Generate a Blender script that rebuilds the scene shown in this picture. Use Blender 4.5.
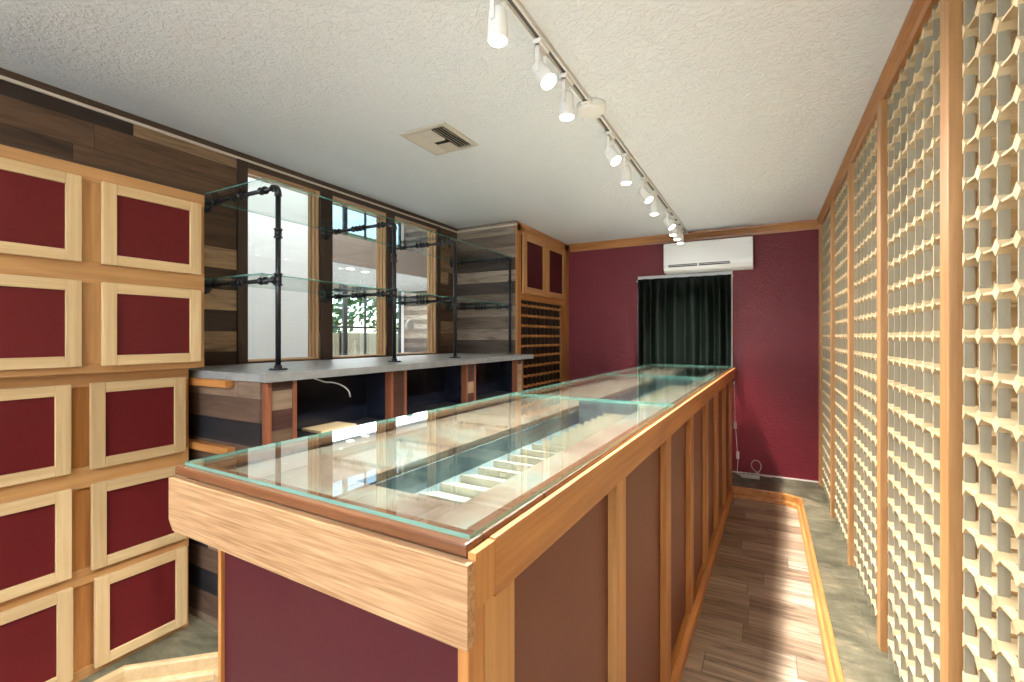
import bpy, bmesh, math, random
from mathutils import Vector, Matrix
random.seed(7)
R = math.radians
scn = bpy.context.scene
col = scn.collection
for o in list(bpy.data.objects):
    bpy.data.objects.remove(o, do_unlink=True)

# ------------------------------------------------------------------ camera
CAM = Vector((0, 0, 1.365)); YAW = R(28.5); FPX = 466.0
cd = bpy.data.cameras.new('camera'); cam = bpy.data.objects.new('camera', cd); col.objects.link(cam)
cam.location = CAM; cam.rotation_euler = (R(90), 0, YAW)
cd.sensor_fit = 'HORIZONTAL'; cd.sensor_width = 36.0; cd.lens = FPX / 1024 * 36.0
cd.shift_y = -4.0 / 1024; cd.clip_start = 0.02; cd.clip_end = 200
scn.camera = cam
def project(p):
    d = Vector(p) - CAM
    dep = -math.sin(YAW) * d.x + math.cos(YAW) * d.y
    lat = math.cos(YAW) * d.x + math.sin(YAW) * d.y
    if dep <= 0.05: return None
    return 512 + FPX * lat / dep, 337 - FPX * d.z / dep

# ------------------------------------------------------------------ world, lights, exposure
w = bpy.data.worlds.new('sky'); scn.world = w; w.use_nodes = True
nt = w.node_tree; nt.nodes.clear()
wo = nt.nodes.new('ShaderNodeOutputWorld'); bg = nt.nodes.new('ShaderNodeBackground')
sky = nt.nodes.new('ShaderNodeTexSky'); sky.sky_type = 'NISHITA'
sky.sun_elevation = R(48); sky.sun_rotation = R(200); sky.sun_disc = False
nt.links.new(sky.outputs[0], bg.inputs[0]); bg.inputs[1].default_value = 0.8
nt.links.new(bg.outputs[0], wo.inputs[0])
scn.view_settings.view_transform = 'Standard'; scn.view_settings.look = 'None'
scn.view_settings.gamma = 1.0; scn.view_settings.use_curve_mapping = False
scn.view_settings.exposure = 0.2

def area(name, loc, rot, sx, sy, power, color):
    l = bpy.data.lights.new(name, 'AREA'); l.shape = 'RECTANGLE'; l.size = sx; l.size_y = sy
    l.energy = power; l.color = color
    o = bpy.data.objects.new(name, l); o.location = loc; o.rotation_euler = rot; col.objects.link(o)
    return o
# fill lights added behind the camera; ceiling lighting of the room beyond the windows
area('rear_fill_light', (-0.9, -1.3, 2.40), (0, 0, 0), 2.2, 1.6, 34, (0.94, 0.97, 1.0))
area('bounce_fill', (-0.9, -1.5, 1.55), (R(-142), 0, 0), 2.4, 1.2, 240, (0.76, 0.89, 1.0))  # added uplight, brightens the ceiling like bounced light
area('next_room_light', (-3.9, 3.4, 4.2), (0, 0, 0), 1.2, 4.5, 125, (0.96, 0.98, 1.0))
area('next_room_far_light', (-6.6, 6.5, 2.40), (0, 0, 0), 1.5, 3.5, 170, (0.98, 0.98, 1.0))
SPOT_W, SPOT_COL = 270.0, (1.0, 0.965, 0.91)

# ------------------------------------------------------------------ helpers
ORG = {}
def tag(o, label=None, cat=None, group=None, kind=None):
    if label: o['label'] = label
    if cat: o['category'] = cat
    if group: o['group'] = group
    if kind: o['kind'] = kind
    return o
def empty(name, loc, label=None, cat=None, group=None, kind=None, rz=0, parent=None):
    o = bpy.data.objects.new(name, None); col.objects.link(o); o.empty_display_size = 0.05
    o.location = loc; o.rotation_euler = (0, 0, rz); ORG[o.name] = Vector(loc)
    return tag(o, label, cat, group, kind)

class MB:
    def __init__(s): s.bm = bmesh.new()
    def _f(s, vs, m=0, smooth=False):
        try:
            f = s.bm.faces.new(vs); f.material_index = m; f.smooth = smooth; return f
        except ValueError: return None
    def box(s, x0, x1, y0, y1, z0, z1, m=0):
        return s.hexa([(x0,y0,z0),(x1,y0,z0),(x1,y1,z0),(x0,y1,z0),(x0,y0,z1),(x1,y0,z1),(x1,y1,z1),(x0,y1,z1)], m)
    def hexa(s, p, m=0):
        v = [s.bm.verts.new(q) for q in p]
        for f in ((3,2,1,0),(4,5,6,7),(0,1,5,4),(1,2,6,5),(2,3,7,6),(3,0,4,7)):
            s._f([v[i] for i in f], m)
        return s
    def bbox(s, x0, x1, y0, y1, z0, z1, b=0.002, m=0):
        t = bmesh.new(); v = [t.verts.new(q) for q in [(x0,y0,z0),(x1,y0,z0),(x1,y1,z0),(x0,y1,z0),(x0,y0,z1),(x1,y0,z1),(x1,y1,z1),(x0,y1,z1)]]
        for f in ((3,2,1,0),(4,5,6,7),(0,1,5,4),(1,2,6,5),(2,3,7,6),(3,0,4,7)): t.faces.new([v[i] for i in f])
        bmesh.ops.bevel(t, geom=list(t.edges), offset=b, segments=2, profile=0.6, affect='EDGES')
        s.merge(t, m); return s
    def merge(s, t, m=0, mtx=None):
        mp = {}
        for v in t.verts: mp[v] = s.bm.verts.new(mtx @ v.co if mtx else v.co)
        for f in t.faces:
            nf = s._f([mp[v] for v in f.verts], m, f.smooth)
        t.free()
    def prism(s, pts, axis, a0, a1, m=0, smooth=False):
        def P(p, a): return {'x': (a, p[0], p[1]), 'y': (p[0], a, p[1]), 'z': (p[0], p[1], a)}[axis]
        A = [s.bm.verts.new(P(p, a0)) for p in pts]; B = [s.bm.verts.new(P(p, a1)) for p in pts]
        s._f(A[::-1], m); s._f(B, m); n = len(pts)
        for i in range(n): s._f([A[i], A[(i+1) % n], B[(i+1) % n], B[i]], m, smooth)
        return s
    def tube(s, pts, r, seg=10, m=0, cap=True):
        pts = [Vector(p) for p in pts]; rings = []
        up = None
        for i, p in enumerate(pts):
            d = ((pts[min(i+1, len(pts)-1)] - p).normalized() + (p - pts[max(i-1, 0)]).normalized())
            d = d.normalized() if d.length > 1e-6 else Vector((0, 0, 1))
            if up is None:
                up = Vector((0, 0, 1)) if abs(d.z) < 0.9 else Vector((1, 0, 0))
            a = up.cross(d).normalized(); b = d.cross(a).normalized(); up = b
            rr = r[i] if isinstance(r, (list, tuple)) else r
            rings.append([s.bm.verts.new(p + a*math.cos(2*math.pi*k/seg)*rr + b*math.sin(2*math.pi*k/seg)*rr) for k in range(seg)])
        for i in range(len(rings)-1):
            for k in range(seg):
                s._f([rings[i][k], rings[i][(k+1) % seg], rings[i+1][(k+1) % seg], rings[i+1][k]], m, True)
        if cap:
            s._f(rings[0][::-1], m); s._f(rings[-1], m)
        return s
    def cyl(s, p0, p1, r, seg=16, m=0, r2=None):
        return s.tube([p0, p1], [r, r if r2 is None else r2], seg, m)
    def sweep(s, path, prof, m=0, closed=False):
        """prof: list of (offset to the left of travel, z); path: list of (x, y)."""
        path = [Vector((p[0], p[1])) for p in path]; n = len(path); rings = []
        for i, p in enumerate(path):
            d0 = (p - path[i-1]).normalized() if i > 0 else None
            d1 = (path[i+1] - p).normalized() if i < n-1 else None
            if d0 is None: d0 = d1
            if d1 is None: d1 = d0
            n0 = Vector((-d0.y, d0.x)); n1 = Vector((-d1.y, d1.x)); nn = (n0 + n1)
            nn = nn / max(1e-6, nn.length); k = 1 / max(0.3, nn.dot(n0))
            rings.append([s.bm.verts.new((p.x + nn.x*k*o, p.y + nn.y*k*o, z)) for o, z in prof])
        q = len(prof)
        for i in range(n-1):
            for k in range(q): s._f([rings[i][k], rings[i][(k+1) % q], rings[i+1][(k+1) % q], rings[i+1][k]], m)
        s._f(rings[0][::-1], m); s._f(rings[-1], m)
        return s
    def build(s, name, mats, parent=None, local=False):
        bmesh.ops.recalc_face_normals(s.bm, faces=s.bm.faces)
        if parent is not None and not local:
            off = ORG[parent.name]
            for v in s.bm.verts: v.co -= off
        me = bpy.data.meshes.new(name); s.bm.to_mesh(me); s.bm.free()
        for m_ in (mats if isinstance(mats, (list, tuple)) else [mats]): me.materials.append(m_)
        o = bpy.data.objects.new(name, me); col.objects.link(o)
        if parent is not None:
            o.parent = parent; ORG[o.name] = ORG[parent.name]
        else: ORG[o.name] = Vector((0, 0, 0))
        return o
def clone(src, parent, loc, name=None):
    c = src.copy(); col.objects.link(c); c.parent = parent; c.location = loc; return c
def copy_tree(o, parent=None):
    c = o.copy(); col.objects.link(c)
    if parent is not None: c.parent = parent
    for ch in list(o.children): copy_tree(ch, c)
    return c

# ------------------------------------------------------------------ materials
class NT:
    def __init__(s, name):
        s.mat = bpy.data.materials.new(name); s.mat.use_nodes = True; s.t = s.mat.node_tree; s.t.nodes.clear()
        s.out = s.n('ShaderNodeOutputMaterial')
    def n(s, typ, **kw):
        x = s.t.nodes.new(typ)
        for k, v in kw.items(): setattr(x, k, v)
        return x
    def l(s, a, b): s.t.links.new(a, b)
    def math(s, op, a, b=None, c=None):
        x = s.n('ShaderNodeMath', operation=op)
        for i, q in enumerate((a, b, c)):
            if q is None: continue
            if isinstance(q, (int, float)): x.inputs[i].default_value = q
            else: s.l(q, x.inputs[i])
        return x.outputs[0]
    def comb(s, x, y, z):
        c = s.n('ShaderNodeCombineXYZ')
        for i, q in enumerate((x, y, z)):
            if isinstance(q, (int, float)): c.inputs[i].default_value = q
            else: s.l(q, c.inputs[i])
        return c.outputs[0]
    def ramp(s, fac, stops, const=False):
        r = s.n('ShaderNodeValToRGB'); e = r.color_ramp.elements
        if const: r.color_ramp.interpolation = 'CONSTANT'
        while len(e) > 1: e.remove(e[0])
        e[0].position = stops[0][0]; e[0].color = (*stops[0][1], 1)
        for p, c in stops[1:]:
            q = e.new(p); q.color = (*c, 1)
        s.l(fac, r.inputs[0]); return r.outputs[0]
    def noise(s, vec, scale, detail=4, rough=0.55, dist=0.0):
        x = s.n('ShaderNodeTexNoise'); x.inputs['Scale'].default_value = scale; x.inputs['Detail'].default_value = detail
        x.inputs['Roughness'].default_value = rough; x.inputs['Distortion'].default_value = dist
        s.l(vec, x.inputs['Vector']); return x.outputs['Fac']
    def mix(s, fac, a, b, mode='MIX'):
        x = s.n('ShaderNodeMix', data_type='RGBA', blend_type=mode)
        for sock, q in ((x.inputs[0], fac), (x.inputs[6], a), (x.inputs[7], b)):
            if isinstance(q, (int, float)): sock.default_value = q
            elif isinstance(q, tuple): sock.default_value = (*q, 1)
            else: s.l(q, sock)
        return x.outputs[2]
    def pos(s):
        return s.n('ShaderNodeTexCoord').outputs['Object']
    def mapping(s, vec, scale, loc=None):
        m = s.n('ShaderNodeMapping'); m.inputs['Scale'].default_value = scale; s.l(vec, m.inputs[0])
        if loc is not None: s.l(loc, m.inputs['Location'])
        return m.outputs[0]
    def pbsdf(s, colr, rough=0.5, metal=0.0, spec=0.5, bump=None, bstr=0.2, bdist=0.01, coat=0.0, sheen=0.0):
        b = s.n('ShaderNodeBsdfPrincipled')
        if isinstance(colr, tuple): b.inputs['Base Color'].default_value = (*colr, 1)
        else: s.l(colr, b.inputs['Base Color'])
        if isinstance(rough, (int, float)): b.inputs['Roughness'].default_value = rough
        else: s.l(rough, b.inputs['Roughness'])
        b.inputs['Metallic'].default_value = metal; b.inputs['Specular IOR Level'].default_value = spec
        b.inputs['Coat Weight'].default_value = coat; b.inputs['Sheen Weight'].default_value = sheen
        if bump is not None:
            k = s.n('ShaderNodeBump'); k.inputs['Strength'].default_value = bstr; k.inputs['Distance'].default_value = bdist
            s.l(bump, k.inputs['Height']); s.l(k.outputs[0], b.inputs['Normal'])
        s.l(b.outputs[0], s.out.inputs[0]); return b
M = {}
def plain(name, c, rough=0.5, metal=0.0, spec=0.5, bump=0, bscale=80, coat=0.0, sheen=0.0, var=0.0):
    t = NT(name); p = t.pos(); nz = t.noise(p, bscale, 3)
    cc = c
    if var: cc = t.mix(t.noise(p, 6, 4), tuple(q*(1-var) for q in c), tuple(min(1, q*(1+var)) for q in c))
    t.pbsdf(cc, rough, metal, spec, nz if bump else None, bump, 0.004, coat, sheen)
    M[name] = t.mat; return t.mat
def wood(name, axis, dark, light, scale=1.0, rough=0.42, ring=0.35, randv=0.16):
    t = NT(name); p = t.pos(); oi = t.n('ShaderNodeObjectInfo').outputs['Random']
    off = t.comb(t.math('MULTIPLY', oi, 13.0), t.math('MULTIPLY', oi, 7.0), t.math('MULTIPLY', oi, 5.0))
    a = [16.0*scale]*3; a['xyz'.index(axis)] = 1.1*scale
    m = t.mapping(p, a, off); b = [90.0*scale]*3; b['xyz'.index(axis)] = 3.0*scale
    m2 = t.mapping(p, b, off)
    n1 = t.noise(m, 1.0, 5, 0.6, 0.9); n2 = t.noise(m2, 1.0, 3, 0.5)
    f = t.math('ADD', t.math('MULTIPLY', n1, 1.0-ring), t.math('MULTIPLY', n2, ring))
    c = t.ramp(f, [(0.30, dark), (0.50, tuple((x+y)/2 for x, y in zip(dark, light))), (0.66, light)])
    v = t.math('ADD', 1.0-randv/2, t.math('MULTIPLY', oi, randv))
    c = t.mix(1.0, c, t.comb(v, v, v), 'MULTIPLY')
    t.pbsdf(c, rough, bump=n2, bstr=0.12, bdist=0.002)
    M[name] = t.mat; return t.mat
OAKD, OAKL = (0.29, 0.100, 0.024), (0.56, 0.255, 0.075)
for ax in 'xyz': wood('oak_'+ax, ax, OAKD, OAKL, rough=0.36)
for ax in 'xyz': wood('pale_oak_'+ax, ax, (0.25, 0.115, 0.045), (0.56, 0.33, 0.17), rough=0.4, ring=0.72, scale=2.4)
for ax in 'xyz': wood('maple_'+ax, ax, (0.50, 0.32, 0.15), (0.66, 0.47, 0.25), rough=0.45, ring=0.3)
for ax in 'xyz': wood('alder_'+ax, ax, (0.36, 0.165, 0.055), (0.56, 0.30, 0.115), rough=0.42, ring=0.3)
for ax in 'xyz': wood('redwood_'+ax, ax, (0.15, 0.045, 0.02), (0.30, 0.10, 0.045), rough=0.45)
for ax in 'xyz': wood('pine_'+ax, ax, (0.52, 0.37, 0.19), (0.69, 0.555, 0.345), rough=0.55, ring=0.3, randv=0.3)
for ax in 'xyz': wood('walnut_'+ax, ax, (0.10, 0.035, 0.015), (0.22, 0.085, 0.035), rough=0.25)
for ax in 'xyz': wood('ply_'+ax, ax, (0.29, 0.25, 0.17), (0.38, 0.335, 0.235), rough=0.7)
for ax in 'xyz': wood('window_wood_'+ax, ax, (0.42, 0.23, 0.10), (0.62, 0.40, 0.21), rough=0.4)
wood('dark_brown_z', 'z', (0.030, 0.016, 0.010), (0.060, 0.032, 0.020), rough=0.5)
wood('dark_brown_y', 'y', (0.040, 0.022, 0.014), (0.085, 0.045, 0.026), rough=0.5)
wood('crown_z', 'z', OAKD, OAKL)

def planks(name, ua, va, h, L, cols, rough=0.6, gap=0.02, gapcol=(0.01, 0.007, 0.005), grain=14, bstr=0.2, seed=0.0, dirt=0.45, lgap=None):
    """boards running along axis ua, stacked along va."""
    t = NT(name); sx = t.n('ShaderNodeSeparateXYZ'); t.l(t.pos(), sx.inputs[0])
    ax = {'x': sx.outputs[0], 'y': sx.outputs[1], 'z': sx.outputs[2]}
    vv = t.math('DIVIDE', ax[va], h); row = t.math('FLOOR', t.math('ADD', vv, seed)); fr = t.math('FRACT', t.math('ADD', vv, seed))
    wn = t.n('ShaderNodeTexWhiteNoise', noise_dimensions='1D'); t.l(row, wn.inputs['W'])
    uu = t.math('ADD', t.math('DIVIDE', ax[ua], L), t.math('MULTIPLY', wn.outputs[0], 5.0)); cl = t.math('FLOOR', uu); fu = t.math('FRACT', uu)
    w2 = t.n('ShaderNodeTexWhiteNoise', noise_dimensions='3D'); t.l(t.comb(row, cl, 3.3+seed), w2.inputs[0])
    n = len(cols); c = t.ramp(w2.outputs[0], [(i/n, cc) for i, cc in enumerate(cols)], True)
    gv = t.comb(t.math('ADD', t.math('MULTIPLY', ax[ua], 1.6), t.math('MULTIPLY', w2.outputs[0], 40.0)), t.math('MULTIPLY', ax[va], grain), t.math('MULTIPLY', w2.outputs[0], 9.0))
    g = t.noise(gv, 1.6, 6, 0.62, 1.0)
    k = t.ramp(g, [(0.28, (1-dirt,)*3), (0.5, (1.0,)*3), (0.72, (1+dirt*0.75,)*3)])
    c = t.mix(1.0, c, k, 'MULTIPLY')
    lg = lgap if lgap is not None else gap*h/L
    gm = t.math('MAXIMUM', t.math('LESS_THAN', fr, gap), t.math('LESS_THAN', fu, lg))
    c = t.mix(gm, c, gapcol)
    hgt = t.math('SUBTRACT', t.math('MULTIPLY', g, 0.5), gm)
    t.pbsdf(c, rough, bump=hgt, bstr=bstr, bdist=0.003)
    M[name] = t.mat; return t.mat
BARN = [(0.065, 0.031, 0.015), (0.25, 0.155, 0.085), (0.024, 0.013, 0.009), (0.115, 0.058, 0.028), (0.36, 0.24, 0.135), (0.042, 0.022, 0.013), (0.18, 0.095, 0.046), (0.078, 0.039, 0.020)]
BARNG = [(0.12, 0.085, 0.062), (0.24, 0.185, 0.14), (0.075, 0.050, 0.038), (0.36, 0.29, 0.22), (0.16, 0.115, 0.085), (0.060, 0.042, 0.034), (0.28, 0.22, 0.17)]
planks('barn_y', 'y', 'z', 0.120, 0.7, BARN, seed=17.35, dirt=0.6)
planks('barn_x', 'x', 'z', 0.112, 40.0, BARNG, seed=0.1, dirt=0.6)
planks('barn_panel', 'x', 'z', 0.105, 1.7, [(0.10, 0.055, 0.035), (0.012, 0.011, 0.014), (0.20, 0.13, 0.085), (0.075, 0.035, 0.02)], seed=0.62)
planks('barn_pil', 'y', 'z', 0.088, 1.7, [(0.06, 0.022, 0.014), (0.22, 0.15, 0.095), (0.13, 0.075, 0.04), (0.30, 0.21, 0.12)], seed=0.2)
planks('wood_tile', 'x', 'y', 0.155, 0.62, [(0.30, 0.22, 0.15), (0.38, 0.29, 0.205), (0.23, 0.16, 0.105), (0.34, 0.255, 0.18)], rough=0.36, gap=0.018, gapcol=(0.12, 0.09, 0.065), grain=18, bstr=0.08, dirt=0.75, lgap=0.005)

def slate():
    t = NT('slate'); p = t.pos(); n1 = t.noise(p, 2.6, 8, 0.65, 1.2); n2 = t.noise(t.mapping(p, (3, 9, 3)), 1.5, 6, 0.6, 1.5)
    c = t.ramp(n1, [(0.30, (0.040, 0.037, 0.022)), (0.45, (0.095, 0.088, 0.055)), (0.56, (0.145, 0.130, 0.082)), (0.70, (0.24, 0.185, 0.11))])
    c = t.mix(1.0, c, t.ramp(n2, [(0.3, (0.6,)*3), (0.5, (1.0,)*3), (0.7, (1.3,)*3)]), 'MULTIPLY')
    sx = t.n('ShaderNodeSeparateXYZ'); t.l(p, sx.inputs[0])
    g = t.math('MAXIMUM', t.math('LESS_THAN', t.math('FRACT', t.math('DIVIDE', sx.outputs[0], 0.41)), 0.014), t.math('LESS_THAN', t.math('FRACT', t.math('DIVIDE', sx.outputs[1], 0.41)), 0.014))
    c = t.mix(g, c, (0.115, 0.108, 0.08))
    t.pbsdf(c, 0.42, bump=n1, bstr=0.35, bdist=0.006); M['slate'] = t.mat
slate()
def ceiling():
    t = NT('ceiling_paint'); p = t.pos(); n1 = t.noise(p, 42, 4, 0.6, 0.8); n2 = t.noise(p, 16, 3, 0.5)
    h = t.ramp(t.math('ADD', t.math('MULTIPLY', n1, 0.7), t.math('MULTIPLY', n2, 0.3)), [(0.42, (0,)*3), (0.56, (1,)*3)])
    t.pbsdf((0.79, 0.825, 0.865), 0.75, spec=0.2, bump=h, bstr=0.55, bdist=0.008); M['ceiling'] = t.mat
ceiling()
def redwall():
    t = NT('red_wall_paint'); p = t.pos(); n1 = t.noise(p, 55, 4, 0.55, 0.6)
    h = t.ramp(n1, [(0.40, (0,)*3), (0.58, (1,)*3)])
    t.pbsdf((0.165, 0.007, 0.016), 0.45, bump=h, bstr=0.35, bdist=0.006); M['red_wall'] = t.mat
redwall()
def faux(name, stops, sc=5):
    t = NT(name); p = t.pos(); n1 = t.noise(p, sc, 7, 0.62, 1.4)
    t.pbsdf(t.ramp(n1, stops), 0.4); M[name] = t.mat
faux('faux_tan', [(0.30, (0.13, 0.075, 0.050)), (0.44, (0.20, 0.135, 0.095)), (0.56, (0.23, 0.205, 0.165)), (0.70, (0.14, 0.165, 0.15))], 3.5)
faux('faux_teal', [(0.32, (0.05, 0.075, 0.085)), (0.48, (0.13, 0.18, 0.19)), (0.60, (0.21, 0.26, 0.255)), (0.75, (0.29, 0.33, 0.30))], 4)
faux('cream', [(0.3, (0.42, 0.38, 0.29)), (0.6, (0.50, 0.46, 0.37)), (0.8, (0.53, 0.50, 0.42))], 8)
faux('concrete', [(0.3, (0.19, 0.187, 0.18)), (0.55, (0.25, 0.245, 0.235)), (0.75, (0.30, 0.295, 0.28))], 9)
faux('foliage', [(0.3, (0.03, 0.07, 0.02)), (0.55, (0.10, 0.19, 0.06)), (0.75, (0.25, 0.36, 0.16))], 7)
plain('maroon', (0.112, 0.0075, 0.0085), 0.55, spec=0.25, var=0.15)
plain('maroon_dark', (0.066, 0.008, 0.012), 0.45, spec=0.3)
plain('panel_warm_lit', (0.135, 0.036, 0.025), 0.45, var=0.12)  # counter's maroon finish with warm lamp light put into the colour
plain('white', (0.80, 0.80, 0.79), 0.3)
plain('white_matte', (0.74, 0.73, 0.72), 0.6)
plain('grey_white', (0.62, 0.61, 0.60), 0.7)
plain('lamp_white', (0.82, 0.82, 0.80), 0.35)
plain('slot_dark', (0.10, 0.10, 0.10), 0.6)
plain('vent_tan', (0.58, 0.54, 0.46), 0.5)
plain('vent_dark', (0.035, 0.030, 0.026), 0.7)
plain('iron', (0.040, 0.042, 0.048), 0.30, metal=0.7, bump=0.2, bscale=120)
plain('navy', (0.010, 0.012, 0.022), 0.25, var=0.2)
plain('black', (0.012, 0.011, 0.012), 0.5)
plain('curtain_cloth', (0.0022, 0.0048, 0.0030), 0.5, spec=0.16)
plain('louvre', (0.055, 0.055, 0.055), 0.5)
plain('bead', (0.66, 0.58, 0.48), 0.5)
plain('soffit_brown', (0.30, 0.23, 0.19), 0.6)
plain('black_frame', (0.012, 0.012, 0.014), 0.4)
plain('caulk', (0.72, 0.64, 0.56), 0.6)
plain('grass', (0.12, 0.16, 0.06), 0.9, var=0.3)
planks('fence_wood', 'z', 'y', 0.14, 6.0, [(0.55, 0.36, 0.20), (0.62, 0.42, 0.25), (0.48, 0.31, 0.17)], gap=0.04)
def glass(name, tint, edge=None):
    t = NT(name); lw = t.n('ShaderNodeLayerWeight'); lw.inputs['Blend'].default_value = 0.5
    fac = t.math('ADD', 0.04, t.math('MULTIPLY', t.math('POWER', lw.outputs['Facing'], 5.0), 0.96))
    tr = t.n('ShaderNodeBsdfTransparent'); tr.inputs[0].default_value = (*tint, 1)
    gl = t.n('ShaderNodeBsdfGlossy'); gl.inputs['Roughness'].default_value = 0.0; gl.inputs[0].default_value = (0.95, 0.97, 0.97, 1)
    mx = t.n('ShaderNodeMixShader'); t.l(fac, mx.inputs[0]); t.l(tr.outputs[0], mx.inputs[1]); t.l(gl.outputs[0], mx.inputs[2])
    t.l(mx.outputs[0], t.out.inputs[0]); M[name] = t.mat
glass('glass', (0.95, 0.98, 0.965))
def glass_edge():
    t = NT('glass_edge'); b = t.pbsdf((0.16, 0.44, 0.38), 0.15); tr = t.n('ShaderNodeBsdfTransparent'); tr.inputs[0].default_value = (0.72, 0.95, 0.90, 1)
    mx = t.n('ShaderNodeMixShader'); mx.inputs[0].default_value = 0.55; t.l(tr.outputs[0], mx.inputs[1]); t.l(b.outputs[0], mx.inputs[2]); t.l(mx.outputs[0], t.out.inputs[0]); M['glass_edge'] = t.mat
glass_edge()
def emit(name, c, s):
    t = NT(name); e = t.n('ShaderNodeEmission'); e.inputs[0].default_value = (*c, 1); e.inputs[1].default_value = s
    t.l(e.outputs[0], t.out.inputs[0]); M[name] = t.mat
emit('bulb', (1.0, 0.95, 0.86), 14.0)
emit('downlight_glow', (1.0, 0.97, 0.92), 6.0)

def pane(mb, x0, x1, y0, y1, z0, z1):
    """glass sheet: big faces clear (slot 0), edges green (slot 1)."""
    d = [x1-x0, y1-y0, z1-z0]; thin = d.index(min(d))
    v = [mb.bm.verts.new(q) for q in [(x0,y0,z0),(x1,y0,z0),(x1,y1,z0),(x0,y1,z0),(x0,y0,z1),(x1,y0,z1),(x1,y1,z1),(x0,y1,z1)]]
    for f, ax in (((3,2,1,0),2),((4,5,6,7),2),((0,1,5,4),1),((1,2,6,5),0),((2,3,7,6),1),((3,0,4,7),0)):
        mb._f([v[i] for i in f], 0 if ax == thin else 1)
    return mb

def struct(name, mb, mats, parent=None):
    o = mb.build(name, mats, parent)
    if parent is None: o['kind'] = 'structure'
    return o

# ------------------------------------------------------------------ room shell
ZC = 2.46; XL = -2.746; XR = 0.80; YB = 5.207; YS = -2.5; ZS = -0.09
b = MB(); b.prism([(-2.9, YS-.1), (-2.33, YS-.1), (-2.33, 0.93), (-2.07, 1.17), (-0.72, 1.17), (-0.72, 4.71), (0.15, 4.71), (0.275, 4.62), (0.275, YS-.1), (0.95, YS-.1), (0.95, 5.35), (-2.9, 5.35)], 'z', -0.12, 0.0)
struct('floor', b, M['slate'])
b = MB(); b.prism([(-2.33, YS-.1), (-2.33, 0.93), (-2.07, 1.17), (-0.72, 1.17), (-0.72, 4.71), (0.15, 4.71), (0.275, 4.62), (0.275, YS-.1)][::-1], 'z', -0.13, ZS)
tag(b.build('floor_lower', M['wood_tile']), kind='structure')
b = MB(); b.box(-2.9, 0.95, YS-.1, YB+.12, ZC, ZC+.1); struct('ceiling', b, M['ceiling'])
b = MB(); b.box(-2.9, 0.95, YB, YB+.12, -0.12, ZC); struct('wall_back', b, M['red_wall'])
b = MB(); b.box(XR, XR+.1, YS-.1, YB, -0.12, ZC); struct('wall_right', b, M['pine_z'])
b = MB(); b.box(-2.9, 0.95, YS-.1, YS, -0.12, ZC); struct('wall_front', b, M['white_matte'])
WIN = [(1.70, 2.228), (2.325, 2.885), (2.965, 3.55)]; WZ0, WZ1 = 1.212, 2.390
b = MB(); x0 = XL-.11
b.box(x0, XL, YS, 1.70, -0.12, ZC); b.box(x0, XL, 3.55, YB, -0.12, ZC)
b.box(x0, XL, 1.70, 3.55, -0.12, WZ0); b.box(x0, XL, 1.70, 3.55, WZ1, ZC)
b.box(x0, XL, 2.228, 2.325, WZ0, WZ1); b.box(x0, XL, 2.885, 2.965, WZ0, WZ1)
struct('wall_left', b, M['barn_y'])
# crown boards: dark plank with a pale bead under it on the left wall, oak crown on the back wall and over the racks
b = MB(); b.box(XL, XL+.016, YS, 3.88, 2.432, ZC); struct('trim_1', b, M['dark_brown_y'])
b = MB(); b.bbox(XL, XL+.014, YS, 3.88, 2.418, 2.432, .003); struct('trim_2', b, M['bead'])
b = MB(); b.box(XL, -2.055, 3.872, 3.888, 2.436, ZC); struct('trim_3', b, M['barn_x'])
b = MB(); b.bbox(XL, -2.050, 3.874, 3.888, 2.420, 2.436, .003); struct('trim_4', b, M['bead'])
cp = [(0.0, 2.375), (0.012, 2.375), (0.016, 2.40), (0.020, 2.405), (0.034, 2.435), (0.046, 2.442), (0.048, 2.46), (0.0, 2.46)]
b = MB(); b.sweep([(0.46, YB), (-2.03, YB)], cp); struct('trim_5', b, M['oak_x'])
b = MB(); b.sweep([(0.468, 0.0), (0.468, YB)], [(0.0, 2.395), (0.02, 2.395), (0.024, 2.42), (0.040, 2.44), (0.044, 2.46), (0.0, 2.46)]); struct('trim_6', b, M['oak_y'])
b = MB(); b.bbox(-2.03, 0.46, YB-.012, YB, 0.0, 0.014, .003); struct('baseboard_back', b, M['caulk'])
# skirting with a shoe bead round the lower floor
sk = [(0.0, ZS), (0.0, 0.006), (0.016, 0.006), (0.020, -0.004), (0.020, -0.052), (0.030, -0.056), (0.036, -0.066), (0.038, ZS)]
b = MB(); b.sweep([(0.275, YS), (0.275, 4.62), (0.15, 4.71), (-0.34, 4.71)], sk); struct('baseboard_right', b, M['oak_y'])
b = MB(); b.sweep([(-0.72, 1.17), (-2.07, 1.17), (-2.33, 0.93), (-2.33, YS)], sk); struct('baseboard_left', b, M['maple_y'])  # paler maple tone puts the light on this skirting into its colour

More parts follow.
